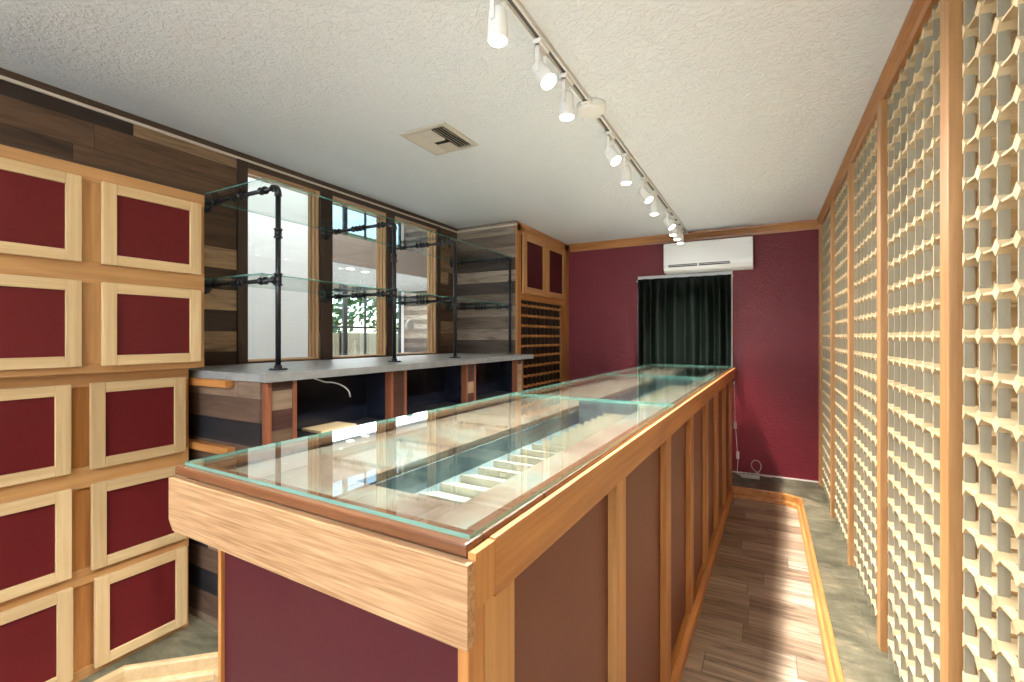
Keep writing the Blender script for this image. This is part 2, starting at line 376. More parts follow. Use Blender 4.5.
# windows of the left wall
for i, (y0, y1) in enumerate(WIN):
    wroot = empty('window_%d' % (i+1), (XL, (y0+y1)/2, WZ0), kind='structure')
    b = MB(); t = 0.010
    for k, (d0, d1) in enumerate(((XL-.030, XL-.004), (XL-.058, XL-.032), (XL-.086, XL-.060))):
        e = k*.0095
        b.bbox(d0, d1, y0+e, y0+e+t, WZ0+e*.3, WZ1-e, .002, 0); b.bbox(d0, d1, y1-e-t, y1-e, WZ0+e*.3, WZ1-e, .002, 0)
        b.bbox(d0, d1, y0+e+t, y1-e-t, WZ1-e-t, WZ1-e, .002, 1); b.bbox(d0, d1, y0+e+t, y1-e-t, WZ0+e*.3, WZ0+e*.3+t*.8, .002, 1)
    b.build('window_frame', [M['window_wood_z'], M['window_wood_y']], wroot)
    b = MB(); pane(b, XL-.078, XL-.072, y0+.029, y1-.029, WZ0+.012, WZ1-.029); b.build('pane', [M['glass'], M['glass_edge']], wroot)
    b = MB(); c = 0.012
    ya = y0-.05 if i == 0 else None; 
    if i == 0: b.box(XL, XL+c, 1.645, y0+.006, WZ0-.02, 2.418)
    nx = WIN[i+1][0] if i < 2 else 3.60
    b.box(XL, XL+c, y1+.002, nx+(.006 if i < 2 else 0), WZ0-.02, 2.418, 0); b.box(XL, XL+c, y0+.006, y1+.002, WZ1-.004, 2.418, 1)
    b.build('casing', [M['dark_brown_z'], M['dark_brown_y']], wroot)

# ------------------------------------------------------------------ room beyond the windows
NX, NY0, NY1 = -7.8, 0.6, 11.0
b = MB(); b.box(NX-.1, XL-.11, NY0-.1, NY1+.1, -0.12, 0.0); tag(b.build('floor_next_room', M['grey_white']), kind='structure')
b = MB(); b.box(NX-.1, XL-.11, NY0-.1, NY1+.1, 4.3, 4.4); tag(b.build('ceiling_next_room', M['white_matte']), kind='structure')
b = MB(); b.box(NX, XL-.11, NY0-.1, NY0, 0, 4.3); b.box(NX, XL-.11, NY1, NY1+.1, 0, 4.3); b.box(XL-.11, XL-.01, NY0, NY1, 2.56, 4.3); b.box(XL-.11, XL-.01, YB+.12, NY1, 0, 2.56)
tag(b.build('wall_next_room', M['grey_white']), kind='structure')
b = MB(); b.box(-4.75, -4.6, NY0, 3.78, 0, 4.3); tag(b.build('wall_partition', M['white']), kind='structure')
# far wall with a glazed grid door and a clerestory
D0, D1 = 5.29, 8.71
b = MB(); b.box(NX-.1, NX, NY0, D0, 0, 4.3); b.box(NX-.1, NX, D1, NY1, 0, 4.3); b.box(NX-.1, NX, D0, D1, 2.36, 3.0); b.box(NX-.1, NX, D0, D1, 4.15, 4.3)
tag(b.build('wall_far', M['white_matte']), kind='structure')
def grid(name, y0, y1, z0, z1, ny, nz, t=0.05):
    r = empty(name, (NX, (y0+y1)/2, z0), kind='structure'); b = MB()
    for k in range(ny+1):
        y = y0 + (y1-y0)*k/ny; ww = t if k % 3 == 0 else t*.3
        b.box(NX-.06, NX-.01, y-ww, y+ww, z0, z1)
    for k in range(nz+1):
        z = z0 + (z1-z0)*k/nz; ww = t if k in (0, nz) else t*.4
        b.box(NX-.055, NX-.015, y0, y1, z-ww, z+ww)
    b.build('door_frame' if 'door' in name else 'window_frame', M['black_frame'], r)
    b = MB(); pane(b, NX-.037, NX-.032, y0, y1, z0, z1); b.build('pane', [M['glass'], M['glass_edge']], r)
grid('door_1', D0, D1, 0.0, 2.36, 6, 3); grid('window_4', D0, D1, 3.0, 4.15, 6, 2)
b = MB(); b.box(NX, -4.3, 8.8, 8.9, 0, 4.3); tag(b.build('wall_added_reflection', M['barn_x']), kind='structure')  # added wall; its barnwood stands in for the plank reflection in the last pane
# lowered ceiling with a brown fascia and its downlights
b = MB(); b.box(NX, -5.5, 3.0, 8.8, 2.47, 2.55); tag(b.build('ceiling_lowered', M['white_matte']), kind='structure')
b = MB(); b.box(-5.5, -5.42, 3.0, 8.8, 2.45, 2.88); tag(b.build('trim_7', M['soffit_brown']), kind='structure')
dl = None
for k, (x, y, lb) in enumerate([(-5.85, 5.33, 'round ceiling downlight seen through the middle window, left one'), (-5.92, 5.72, 'round ceiling downlight seen through the middle window, right one')]):
    r = empty('downlight', (x, y, 2.47), lb, 'ceiling light', 'downlights in the next room')
    b = MB(); b.tube([(x, y, 2.470), (x, y, 2.462)], [0.085, 0.080], 20); b.build('trim_ring', M['white'], r)
    b = MB(); b.tube([(x, y, 2.4615), (x, y, 2.459)], [0.066, 0.06], 20); b.build('lens', M['downlight_glow'], r)
# outdoors
b = MB(); b.box(-40, NX-.1, -15, 40, -0.2, -0.02); tag(b.build('ground', M['grass']), kind='structure')
b = MB()
b.box(-12.05, -12.0, 0, 26, 0, 1.50, 0)
for k in range(13): b.box(-12.0, -11.9, k*2.1, k*2.1+.09, 0, 1.52, 0)
fr_ = b.build('fence', M['fence_wood']); tag(fr_, 'tan wooden board fence outdoors, seen through the middle window', 'fence')
def tree(x, y, h, r, lb):
    rt = empty('tree', (x, y, -0.02), lb, 'tree', 'trees beyond the fence')
    b = MB(); b.tube([(x, y, -0.02), (x+.1, y, h*.35), (x, y+.1, h*.7)], [.16, .12, .05], 8); b.build('trunk', M['dark_brown_z'], rt)
    b = MB(); rg = random.Random(int(y*10))
    for k in range(1100):
        a = rg.random()*6.283; u = rg.random()*2-1; q = r*(0.55+.45*rg.random()); s = math.sqrt(1-u*u)
        p = Vector((x+q*s*math.cos(a), y+q*s*math.sin(a), h*.68+q*u*.9)); e = .09+.10*rg.random()
        n = Vector((rg.uniform(-1, 1), rg.uniform(-1, 1), rg.uniform(-1, 1))).normalized(); t1 = n.orthogonal().normalized()*e; t2 = n.cross(t1).normalized()*e*.6
        b._f([b.bm.verts.new(p+t1), b.bm.verts.new(p+t2), b.bm.verts.new(p-t1), b.bm.verts.new(p-t2)])
    b.build('foliage', M['foliage'], rt)
tree(-15.5, 12.4, 4.2, 1.9, 'green tree beyond the fence, left of the two through the middle window')
tree(-15.2, 16.8, 4.6, 2.1, 'green tree beyond the fence, right of the two through the middle window')

# ------------------------------------------------------------------ left cabinets
def panel_door(root, xf, y0, y1, z0, z1, name='door', t=0.020, fw=0.047, panel='maroon', fr='maple'):
    b = MB()
    b.bbox(xf-t, xf, y0, y0+fw, z0, z1, .0025, 0); b.bbox(xf-t, xf, y1-fw, y1, z0, z1, .0025, 0)
    b.bbox(xf-t+.0005, xf-.0005, y0+fw, y1-fw, z1-fw*.88, z1, .0025, 1); b.bbox(xf-t+.0005, xf-.0005, y0+fw, y1-fw, z0, z0+fw*.88, .0025, 1)
    d = b.build(name, [M[fr+'_z'], M[fr+'_y']], root)
    b = MB(); b.box(xf-t+.002, xf-.010, y0+fw-.004, y1-fw+.004, z0+fw*.88-.004, z1-fw*.88+.004); b.build('panel', M[panel], d)
    return d
YC0 = 0.355
# upper unit, standing a little proud of the lower one
ru = empty('wall_cabinet', (-2.54, 0.80, 1.222), 'upper wooden cabinet with four maroon panelled doors, above the deeper set lower cabinet', 'cabinet')
b = MB(); x1 = -2.335
b.box(XL+.002, x1-.012, YC0+.02, 1.225, 1.226, 2.03); b.build('body', M['alder_y'], ru)
b = MB()
for z0, z1 in ((1.222, 1.262), (1.575, 1.665), (1.975, 2.035)): b.bbox(x1-.012, x1+.002, YC0, 1.245, z0, z1, .002, 0)
for y0, y1 in ((YC0, YC0+.075), (0.765, 0.872), (1.205, 1.245)): b.bbox(x1-.012, x1, y0, y1, 1.262, 1.975, .002, 1)
b.build('face_frame', [M['alder_y'], M['alder_z']], ru)
b = MB(); b.bbox(XL+.002, x1-.013, 1.2255, 1.245, 1.222, 2.035, .002); b.bbox(XL+.002, x1-.013, YC0, YC0+.019, 1.222, 2.035, .002); b.build('side_panel', M['maple_z'], ru)
b = MB(); b.box(XL+.002, x1, YC0, 1.245, 2.0355, 2.048); b.build('top', M['dark_brown_y'], ru)
for z0, z1 in ((1.655, 1.985), (1.250, 1.583)):
    for y0, y1 in ((0.425, 0.787), (0.851, 1.220)): panel_door(ru, x1+.024, y0, y1, z0, z1, 'door')
rl = empty('base_cabinet', (-2.57, 0.78, 0.0), 'lower wooden cabinet with six maroon panelled doors, standing on the slate floor', 'cabinet')
x1 = -2.392
b = MB(); b.box(XL+.002, x1-.016, YC0+.02, 1.188, 0.0, 1.2205); b.build('body', M['oak_z'], rl)
b = MB()
for z0, z1 in ((0.0, 0.040), (0.375, 0.440), (0.760, 0.845), (1.165, 1.2215)): b.bbox(x1-.016, x1+.002, YC0, 1.205, z0, z1, .002, 0)
for y0, y1 in ((YC0, YC0+.07), (0.745, 0.865), (1.17, 1.205)):
    for z0, z1 in ((.040, .375), (.440, .760), (.845, 1.165)): b.bbox(x1-.016, x1-.010 if y0 > .5 and y0 < 1 else x1, y0, y1, z0, z1, .002, 1)
b.build('face_frame', [M['alder_y'], M['oak_z']], rl)
b = MB(); b.bbox(XL+.002, x1-.017, 1.1885, 1.205, 0.0, 1.2215, .002); b.build('side_panel', M['oak_z'], rl)
for z0, z1, yo in ((0.833, 1.180, 0.0), (0.427, 0.773, 0.004), (0.028, 0.388, 0.014)):
    for y0, y1 in ((0.42, 0.775), (0.835, 1.183)): panel_door(rl, x1+.024, y0+yo, y1+yo*.4, z0, z1, 'door')

# ------------------------------------------------------------------ console under the windows
rc = empty('console', (-2.3, 2.55, 0.0), 'long grey topped back bar with dark bays and barnwood pilasters below the windows', 'back bar')
b = MB(); b.bbox(XL+.014, -1.87, 1.245, 3.865, 1.168, 1.205, .003); b.build('top', M['concrete'], rc)
b = MB(); b.box(XL+.014, -1.935, 1.262, 1.280, 0.0, 1.167); b.build('end_panel', M['barn_panel'], rc)
PIL = [(1.271, 1.413), (2.030, 2.162), (2.800, 2.925), (3.575, 3.700)]
for y0, y1 in PIL:
    b = MB(); b.box(-2.40, -1.902, y0+.018, y1-.018, 0.0, 1.167); pl_ = b.build('pilaster', M['barn_pil'], rc)
    for q0, q1 in ((y0, y0+.0175), (y1-.0175, y1)):
        b = MB(); b.bbox(-2.40, -1.893, q0, q1, 0.0, 1.167, .002); b.build('edge_strip', M['redwood_z'], pl_)
for k in range(3):
    y0, y1 = PIL[k][1]+.001, PIL[k+1][0]-.001
    b = MB(); b.box(-2.10, -2.085, y0+.004, y1-.004, 0.886, 1.167); b.box(-2.085, -1.94, y0, y0+.0035, 0.886, 1.167); b.box(-2.085, -1.94, y1-.0035, y1, 0.886, 1.167); b.build('bay_lining', M['navy'], rc)
    b = MB(); b.bbox(-2.40, -1.905, y0, y1, 0.862, 0.885, .002); b.build('deck', M['black'], rc)
    b = MB(); b.box(-1.935, -1.912, y0, y1, 0.02, 0.861); b.build('front_panel', M['black'], rc)
for z0, xe in ((1.136, -2.125), (0.832, -2.115)):
    b = MB(); b.bbox(-2.62, xe, 1.222, 1.2615, z0, z0+.034, .003); b.build('cleat', M['oak_x'], rc)
b = MB()
pts = []
for k in range(25):
    f = k/24; pts.append((-1.955+.012*math.sin(f*9), 1.555+f*.21, 1.160-.075*f**1.3-.008*math.sin(f*7)))
pts += [(-1.950, 1.772, 1.070), (-1.948, 1.776, 1.045)]
b.tube(pts, 0.0035, 8); cb = b.build('cable', M['white'], None); tag(cb, 'short white cable dangling under the grey back bar top', 'cable')
b = MB(); b.bbox(-2.075, -1.925, 1.575, 1.80, 0.8855, 0.900, .002); tag(b.build('loose_board', M['pine_y']), 'short pale board lying in the first dark bay of the back bar', 'board')

# ------------------------------------------------------------------ pipe shelf brackets with glass shelves
ZT, ZM, XP = 2.095, 1.645, -2.085
BR = [(1.452, 'black pipe shelf bracket nearest the wooden cabinets'), (2.262, 'black pipe shelf bracket at the post between first and middle windows'), (2.925, 'black pipe shelf bracket at the post between middle and last windows'), (3.80, 'black pipe shelf bracket beside the barnwood panel of the tall cabinet')]
def fitting(b, p, ax, L, r):
    d = Vector(ax)*L/2; p = Vector(p)
    b.tube([p-d, p-d*.72, p-d*.70, p+d*.70, p+d*.72, p+d], [r*1.22, r*1.22, r, r, r*1.22, r*1.22], 14)
def bracket(y, lb):
    r = empty('pipe_bracket', (XP, y, 1.205), lb, 'shelf bracket', 'black iron pipe brackets on the back bar')
    b = MB(); b.cyl((XP, y, 1.207), (XP, y, ZT-.03), .0125, 14); b.build('post', M['iron'], r)
    b = MB(); b.tube([(XP, y, 1.2055), (XP, y, 1.211), (XP, y, 1.212), (XP, y, 1.228)], [.043, .043, .0190, .0180], 20)
    for k in range(4): b.cyl((XP+.031*math.cos(k*1.571+.78), y+.031*math.sin(k*1.571+.78), 1.210), (XP+.031*math.cos(k*1.571+.78), y+.031*math.sin(k*1.571+.78), 1.2135), .006, 8)
    b.build('floor_flange', M['iron'], r)
    wall = XL+.0125 if y < 3.7 else XL+.001
    for z, nm in ((ZT, 'upper_arm'), (ZM, 'lower_arm')):
        b = MB(); b.cyl((wall+.006, y, z), (XP-(.03 if z == ZT else .0), y, z), .0105, 14); arm = b.build(nm, M['iron'], r)
        b = MB(); b.tube([(wall, y, z), (wall+.007, y, z), (wall+.008, y, z), (wall+.026, y, z)], [.043, .043, .0190, .0180], 20); b.build('wall_flange', M['iron'], arm)
        for q in (.20, .46, .56, .82):
            b = MB(); fitting(b, (wall+(XP-wall)*q, y, z), (1, 0, 0), .040, .0160); b.build('coupling', M['iron'], arm)
    b = MB(); pts = [(XP-.042, y, ZT)] + [(XP-.030+.030*math.sin(a*math.pi/12), y, ZT-.030+.030*math.cos(a*math.pi/12)) for a in range(0, 7)] + [(XP, y, ZT-.042)]
    b.tube(pts, [.0185]+[.0160]*7+[.0185], 14); b.build('elbow', M['iron'], r)
    for z in (ZM,):
        b = MB(); fitting(b, (XP, y, z), (0, 0, 1), .060, .0165); fitting(b, (XP-.024, y, z), (1, 0, 0), .030, .0155); b.build('tee', M['iron'], r)
    b = MB(); fitting(b, (XP, y, 1.87), (0, 0, 1), .045, .0165); b.build('post_coupling', M['iron'], r)
for y, lb in BR: bracket(y, lb)
b = MB(); pane(b, XL+.024, XP-.012, 1.385, 3.868, ZT+.0205, ZT+.0275); o = b.build('glass_shelf', [M['glass'], M['glass_edge']]); tag(o, 'upper of the two long glass shelves on black pipe brackets by the windows', 'shelf', 'glass shelves on the pipe brackets')
b = MB(); pane(b, XL+.024, XP-.036, 1.385, 3.868, ZM+.0205, ZM+.0275); o = b.build('glass_shelf', [M['glass'], M['glass_edge']]); tag(o, 'lower of the two long glass shelves on black pipe brackets by the windows', 'shelf', 'glass shelves on the pipe brackets')
# round white disc on the third pane
b = MB(); xx = XL-.0715; b.tube([(xx, 3.245, 1.475), (xx+.018, 3.245, 1.475), (xx+.022, 3.245, 1.475)], [.046, .046, .040], 24); tag(b.build('window_sensor', M['white']), 'small round white disc fixed to the last window pane', 'sensor')

# ------------------------------------------------------------------ tall cabinet by the back wall
rt = empty('tall_cabinet', (-2.4, 4.5, 0), 'tall oak cabinet with two maroon upper doors and bottle grid beside the red wall', 'cabinet')
XT = -2.055
b = MB(); b.box(XL+.002, XT-.02, 3.8885, 3.902, 0, ZC-.002); b.build('side_panel', M['barn_x'], rt)
b = MB(); b.box(XL+.002, XT-.02, 3.903, 3.922, 0, 2.44); b.box(XL+.002, XT-.02, 5.17, 5.20, 0, 2.44); b.box(XL+.002, -2.40, 3.923, 5.169, 0, 2.44); b.box(-2.40, XT-.02, 3.923, 5.169, 1.775, 2.44)
b.build('body', M['black'], rt)
b = MB()
b.bbox(XT-.02, XT, 3.8885, 3.968, 0, 2.445, .002, 0); b.bbox(XT-.02, XT, 4.965, 5.205, 0, 1.74, .002, 0); b.bbox(XT-.02, XT, 5.055, 5.205, 1.74, 2.445, .002, 0)
b.bbox(XT-.02, XT-.001, 3.968, 5.055, 1.725, 1.80, .002, 1); b.bbox(XT-.02, XT-.001, 3.968, 5.055, 2.355, 2.445, .002, 1); b.bbox(XT-.02, XT-.001, 3.968, 4.965, 0.0, .10, .002, 1)
b.build('face_frame', [M['oak_z'], M['oak_y']], rt)
b = MB(); b.sweep([(XT, 5.20), (XT, 3.875)], [(-x, z) for x, z in cp][::-1]); b.build('crown', M['oak_y'], rt)
for y0, y1 in ((3.985, 4.512), (4.520, 5.045)): panel_door(rt, XT+.020, y0, y1, 1.788, 2.372, 'door', fw=.075, panel='maroon_dark', fr='alder')
# bottle grid
g0 = MB(); hd = .018; g0.prism([(-hd, 0), (0, -hd), (hd, 0), (0, hd)], 'x', -.06, 0.004); gp = g0.build('peg', M['oak_x'], rt, local=True)
first = True
NR = 16
for i in range(NR):
    b = MB(); z = 1.675-.1*i; b.box(XT-.045, XT-.004, 3.969, 4.964, z-.004, z+.004); b.build('horizontal_slat', M['oak_y'], rt)
for j in range(10):
    b = MB(); y = 4.005+.103*j; b.box(XT-.075, XT-.004, y-.004, y+.004, .10, 1.725); b.build('vertical_slat', M['dark_brown_z'], rt)
rest = MB()
for i in range(NR):
    for j in range(10):
        z = 1.675-.1*i; y = 4.005+.103*j; p = Vector((XT-.003, y, z)) - ORG[rt.name]
        if i < 10:
            if first: gp.location = p; first = False
            else: clone(gp, rt, p)
        else:
            rest.prism([(y-hd, z), (y, z-hd), (y+hd, z), (y, z+hd)], 'x', XT-.06, XT+.001)
o = rest.build('lower_pegs', M['oak_x'], rt); o['kind'] = 'stuff'

# ------------------------------------------------------------------ lattice wine racks along the right wall
XK = 0.460; RODL = 0.27; HD = 0.0195
rod_src = {}
BAYL = ['pale lattice wine rack nearest the camera, cut by the right edge of the photo', 'pale lattice wine rack second from the camera, between the two nearest posts', 'pale lattice wine rack in the middle of the row of five on the right', 'pale lattice wine rack fourth from the camera, next to the last one', 'pale lattice wine rack farthest away, touching the red back wall']
for k in range(5):
    P = 1.69 + .852*k; S = P - .78
    r = empty('wine_rack', (XK, P, 0), BAYL[k], 'wine rack', 'lattice wine racks on the right wall')
    b = MB(); b.bbox(.440, .500, P, P+.070 if k < 4 else YB-.002, 0.0, 2.40, .003); b.build('post', M['alder_z'], r)
    ys = [P-.045-.1*j for j in range(8)]; zs = [.067+.1*i for i in range(24)]
    for y in ys:
        b = MB(); b.box(XK, XK+.021, y-.003, y+.003, 0.0, 2.395); b.build('vertical_slat', M['ply_z'], r)
        b = MB(); b.bbox(XK+.20, XK+.235, y-.010, y+.010, 0.0, 2.395, .002); b.build('rear_slat', M['pine_z'], r)
    for z in zs:
        b = MB(); b.box(XK+.001, XK+.020, ys[-1], ys[0], z-.003, z+.003); b.build('horizontal_slat', M['pine_y'], r)
    b = MB(); b.box(XK+.315, XK+.33, S-.07, P+.07 if k < 4 else YB-.002, 0, 2.40); b.build('back_panel', M['pine_z'], r)
    cand = []
    for y in ys:
        for z in zs:
            pr = project((XK, y, z)); inside = pr is not None and -10 < pr[0] < 1034 and -10 < pr[1] < 692
            cand.append((0 if inside else 1, (Vector((XK, y, z))-CAM).length, y, z))
    cand.sort(); rest = MB()
    shapes = {0: [(-HD, 0), (0, -HD), (0, HD)], 1: [(-HD, 0), (0, -HD), (HD, 0), (0, HD)], 2: [(0, -HD), (HD, 0), (0, HD)]}
    for n, (_, _, y, z) in enumerate(cand):
        loc = Vector((0, y-P, z)); sh = 0 if y == ys[0] else 2 if y == ys[-1] else 1   # half pegs against the bay sides
        if n < 100:
            if sh not in rod_src:
                b = MB(); b.prism(shapes[sh], 'x', -.003, RODL); rod_src[sh] = b.build('peg', M['pine_x'], r, local=True); rod_src[sh].location = loc
            else: clone(rod_src[sh], r, loc)
        else: rest.prism([(y+a, z+c) for a, c in shapes[sh]], 'x', XK-.003, XK+RODL)
    o = rest.build('remaining_pegs', M['pine_x'], r); o['kind'] = 'stuff'

# ------------------------------------------------------------------ display counter
CR = empty('display_counter', (-0.370, 0.556, ZS), 'long glass topped wooden display counter with maroon panels running to the back wall', 'counter', rz=R(-1.3))
ZZ = -ZS
LW, LL = -0.785, 4.42
def cbuild(b, name, mats, par=None):
    for v in b.bm.verts: v.co.z += ZZ
    return b.build(name, mats, par or CR, local=True)
gt0, gt1 = 1.0755, 1.0825
for k, (y0, y1) in enumerate(((0.0, 1.4895), (1.4905, 2.9595), (2.9605, LL))):
    b = MB(); pane(b, LW, 0.0, y0, y1, gt0, gt1); cbuild(b, 'glass_top', [M['glass'], M['glass_edge']])
b = MB()
b.bbox(LW-.012, .004, -.015, .030, 1.056, 1.075, .004, 0); b.bbox(LW-.012, LW+.03, .0305, LL+.01, 1.056, 1.075, .004, 1)
b.bbox(-.030, .004, .0305, .235, 1.056, 1.075, .004, 1); b.bbox(-.030, .004, .237, LL+.01, 1.056, 1.075, .004, 1); b.bbox(LW+.031, -.031, LL-.03, LL+.01, 1.056, 1.075, .004, 0)
cbuild(b, 'cap', [M['walnut_x'], M['walnut_y']])
# south apron with the stepped corner
b = MB(); b.prism([(LW-.005, 1.054), (LW-.005, 0.962), (LW+.012, 0.940), (.0165, 0.938), (.0165, 1.054)], 'y', -.030, -.012); cbuild(b, 'front_apron', M['pale_oak_x'])
# east rail with its separate end block
b = MB(); b.hexa([(.0045,-.0115,.985),(.0178,-.0115,.985),(.0178,.040,.985),(.0045,.040,.985),(.0045,-.0115,1.064),(.0178,-.0115,1.064),(.0178,.040,1.064),(.0045,.040,1.064)]); cbuild(b, 'rail_end_block', M['oak_z'])
b = MB(); b.bbox(.0055, .0165, .0415, LL+.02, .978, 1.066, .002); cbuild(b, 'side_rail', M['oak_y'])
# cabinet body
b = MB(); b.box(-.040, -.020, .031, LL, ZS, .977); cbuild(b, 'side_panel', M['panel_warm_lit'])
b = MB(); b.box(LW+.143, -.0150, .010, .030, ZS, .970); cbuild(b, 'front_panel', M['maroon_dark'])  # same finish as side_panel; its shade is put into the darker colour
b = MB(); b.bbox(LW+.131, LW+.1425, .002, .03, ZS, .960, .002); cbuild(b, 'edge_strip', M['oak_z'])
b = MB(); b.bbox(-.0145, .0052, -.0112, .0303, ZS, .984, .003); cbuild(b, 'corner_post', M['oak_z'])
b = MB(); b.box(LW+.131, LW+.15, .05, LL, ZS, .90); cbuild(b, 'rear_panel', M['navy'])
for c in (.076, .72, 1.36, 1.93, 2.515, 3.07, 3.63, 4.19):
    b = MB(); w2 = .045
    b.bbox(-.0195, .005, c-w2, c+w2, ZS, .9775, .002); cbuild(b, 'stile', M['alder_z' if c < 1.0 else 'oak_z'])
b = MB(); b.prism([(-.0195, ZS), (.022, ZS), (.022, ZS+.055), (.015, ZS+.068), (.007, ZS+.09), (-.0195, ZS+.09)], 'y', .032, LL-.25); cbuild(b, 'base_moulding', M['oak_y'])
# display tray under the glass
b = MB(); tz = 1.046; 
b.box(LW+.02, -.43, .02, LL-.02, tz-.02, tz, 0); b.box(-.145, -.02, .02, LL-.02, tz-.02, tz, 0); b.box(-.43, -.145, .02, .175, tz-.02, tz, 0)
cbuild(b, 'ledge', M['faux_tan'])
b = MB(); b.box(-.43, -.145, .175, LL-.02, .955, .965); b.box(-.435, -.425, .175, LL-.02, .965, tz-.021); b.box(-.15, -.14, .175, LL-.02, .965, tz-.021); b.box(-.424, -.151, .168, .174, .965, tz-.021)
cbuild(b, 'trough', M['faux_teal'])
b = MB(); b.box(-.424, -.151, 1.486, 1.494, .966, 1.072); b.box(-.424, -.151, 2.956, 2.964, .966, 1.072); cbuild(b, 'divider', M['faux_teal'])
def step(y):
    b = MB(); p = .066
    b.prism([(y, .966), (y+p, .966), (y+p, 1.028), (y, 1.044)], 'x', -.262, -.152)
    return b
y = .19
while y < 1.41:
    cbuild(step(y), 'display_step', M['cream']); y += .0725
y = 1.52
while y < 2.75:
    cbuild(step(y), 'display_step', M['cream']); y += .0725

# ------------------------------------------------------------------ ceiling: track, spotlights, vent
TX = -0.72
rk = empty('light_track', (TX, 2.1, ZC), 'white ceiling track with a round canopy running the length of the room', 'track')
for y0, y1 in ((0.95, 2.02), (2.20, 5.12)):
    b = MB(); b.box(TX-.019, TX+.019, y0, y1, 2.448, 2.4598); b.box(TX-.019, TX-.011, y0, y1, 2.438, 2.452); b.box(TX+.011, TX+.019, y0, y1, 2.438, 2.452); b.box(TX-.019, TX+.019, y0-.012, y0, 2.438, 2.4598); b.box(TX-.019, TX+.019, y1, y1+.012, 2.438, 2.4598)
    rail = b.build('rail', M['lamp_white'], rk)
    b = MB(); b.box(TX-.006, TX+.006, y0+.01, y1-.01, 2.4445, 2.4475); b.build('slot', M['slot_dark'], rail)
b = MB(); b.tube([(TX, 2.11, 2.4598), (TX, 2.11, 2.430), (TX, 2.11, 2.424)], [.068, .068, .060], 32); b.build('canopy', M['lamp_white'], rk)
b = MB(); b.bbox(TX-.022, TX+.022, 2.02, 2.20, 2.432, 2.4595, .003); b.build('feed_connector', M['lamp_white'], rk)
HEADS = [(1.235, 0), (1.55, 1), (1.80, 0), (2.41, 1), (2.74, 0), (3.20, 1), (3.53, 0), (4.08, 1), (4.33, 0), (4.54, 0), (4.74, 0)]
ORD = ['first', 'second', 'third', 'fourth', 'fifth', 'sixth', 'seventh', 'eighth', 'ninth', 'tenth', 'last']
for k, (y, tilt) in enumerate(HEADS):
    lb = 'white track spotlight %s, %s of the eleven counted from the camera' % ('tilted toward the wine racks' if tilt else 'aimed straight down', ORD[k])
    r = empty('track_spotlight', (TX, y, 2.438), lb, 'spotlight', 'spotlights on the ceiling track')
    b = MB(); b.bbox(TX-.016, TX+.016, y-.040, y+.040, 2.420, 2.4475 if False else 2.4375, .003); b.build('adapter', M['lamp_white'], r)
    pv = Vector((TX, y, 2.335))
    b = MB()
    for s in (-1, 1): b.box(TX-.007, TX+.007, y+s*.034-.002, y+s*.034+.002, 2.322, 2.420)
    b.box(TX-.007, TX+.007, y-.036, y+.036, 2.412, 2.4205); b.build('yoke', M['lamp_white'], r)
    d = Vector((0.56, -0.16, -0.80)).normalized() if tilt else Vector((0.0, 0.0, -1.0))
    b = MB(); p0 = pv - d*.040; p1 = pv + d*.062
    b.tube([p0, p0+d*.012, p0+d*.04, p1-d*.004, p1], [.018, .027, .030, .032, .0325], 24); b.build('lamp_head', M['lamp_white'], r)
    b = MB(); b.tube([p1-d*.001, p1+d*.004, p1+d*.008], [.029, .026, .014], 20); b.build('bulb', M['bulb'], r)
    L = bpy.data.lights.new('spot_beam', 'SPOT'); L.energy = SPOT_W*(0.34 if tilt else (1.0 if k < 7 else 0.7)); L.color = SPOT_COL; L.spot_size = R(125 if tilt else (112 if k < 7 else 84)); L.spot_blend = 0.9; L.shadow_soft_size = .03
    lo = bpy.data.objects.new('spot_beam', L); col.objects.link(lo); lo.parent = r
    lo.location = p1 + d*.014 - Vector((TX, y, 2.438)); lo.rotation_euler = d.to_track_quat('-Z', 'Y').to_euler()
rv = empty('ceiling_vent', (-1.58, 2.07, ZC), 'square beige ceiling air register with three way louvres', 'vent')
vx0, vx1, vy0, vy1 = -1.73, -1.43, 1.91, 2.235
b = MB(); z1 = ZC-.0005
b.bbox(vx0, vx1, vy0, vy0+.028, z1-.010, z1, .003); b.bbox(vx0, vx1, vy1-.028, vy1, z1-.010, z1, .003); b.bbox(vx0, vx0+.028, vy0+.028, vy1-.028, z1-.010, z1, .003); b.bbox(vx1-.028, vx1, vy0+.028, vy1-.028, z1-.010, z1, .003)
b.build('frame', M['vent_tan'], rv)
b = MB(); b.box(vx0+.02, vx1-.02, vy0+.02, vy1-.02, z1-.0015, z1-.0005); b.build('backing', M['vent_dark'], rv)
def slat(b, xa, xb, ya, yb, along, tl):
    z0 = z1-.012
    if along == 'y': b.hexa([(xa,ya,z0+tl),(xb,ya,z0-tl),(xb,yb,z0-tl),(xa,yb,z0+tl),(xa,ya,z0+tl+.0015),(xb,ya,z0-tl+.0015),(xb,yb,z0-tl+.0015),(xa,yb,z0+tl+.0015)])
    else: b.hexa([(xa,ya,z0+tl),(xb,ya,z0+tl),(xb,yb,z0-tl),(xa,yb,z0-tl),(xa,ya,z0+tl+.0015),(xb,ya,z0+tl+.0015),(xb,yb,z0-tl+.0015),(xa,yb,z0-tl+.0015)])
n = 4
for k in range(n):
    x = vx0+.030+k*.017; b = MB(); slat(b, x, x+.015, vy0+.028, vy1-.028, 'y', -.007); b.build('louvre', M['vent_tan'], rv)
for k in range(n):
    x = vx1-.030-k*.019; b = MB(); slat(b, x-.013, x, vy0+.028, vy1-.028, 'y', .006); b.build('louvre', M['vent_tan'], rv)
for k in range(6):
    y = vy0+.034+k*.022; b = MB(); slat(b, vx0+.102, vx1-.108, y, y+.014, 'x', .004); b.build('louvre', M['vent_tan'], rv)
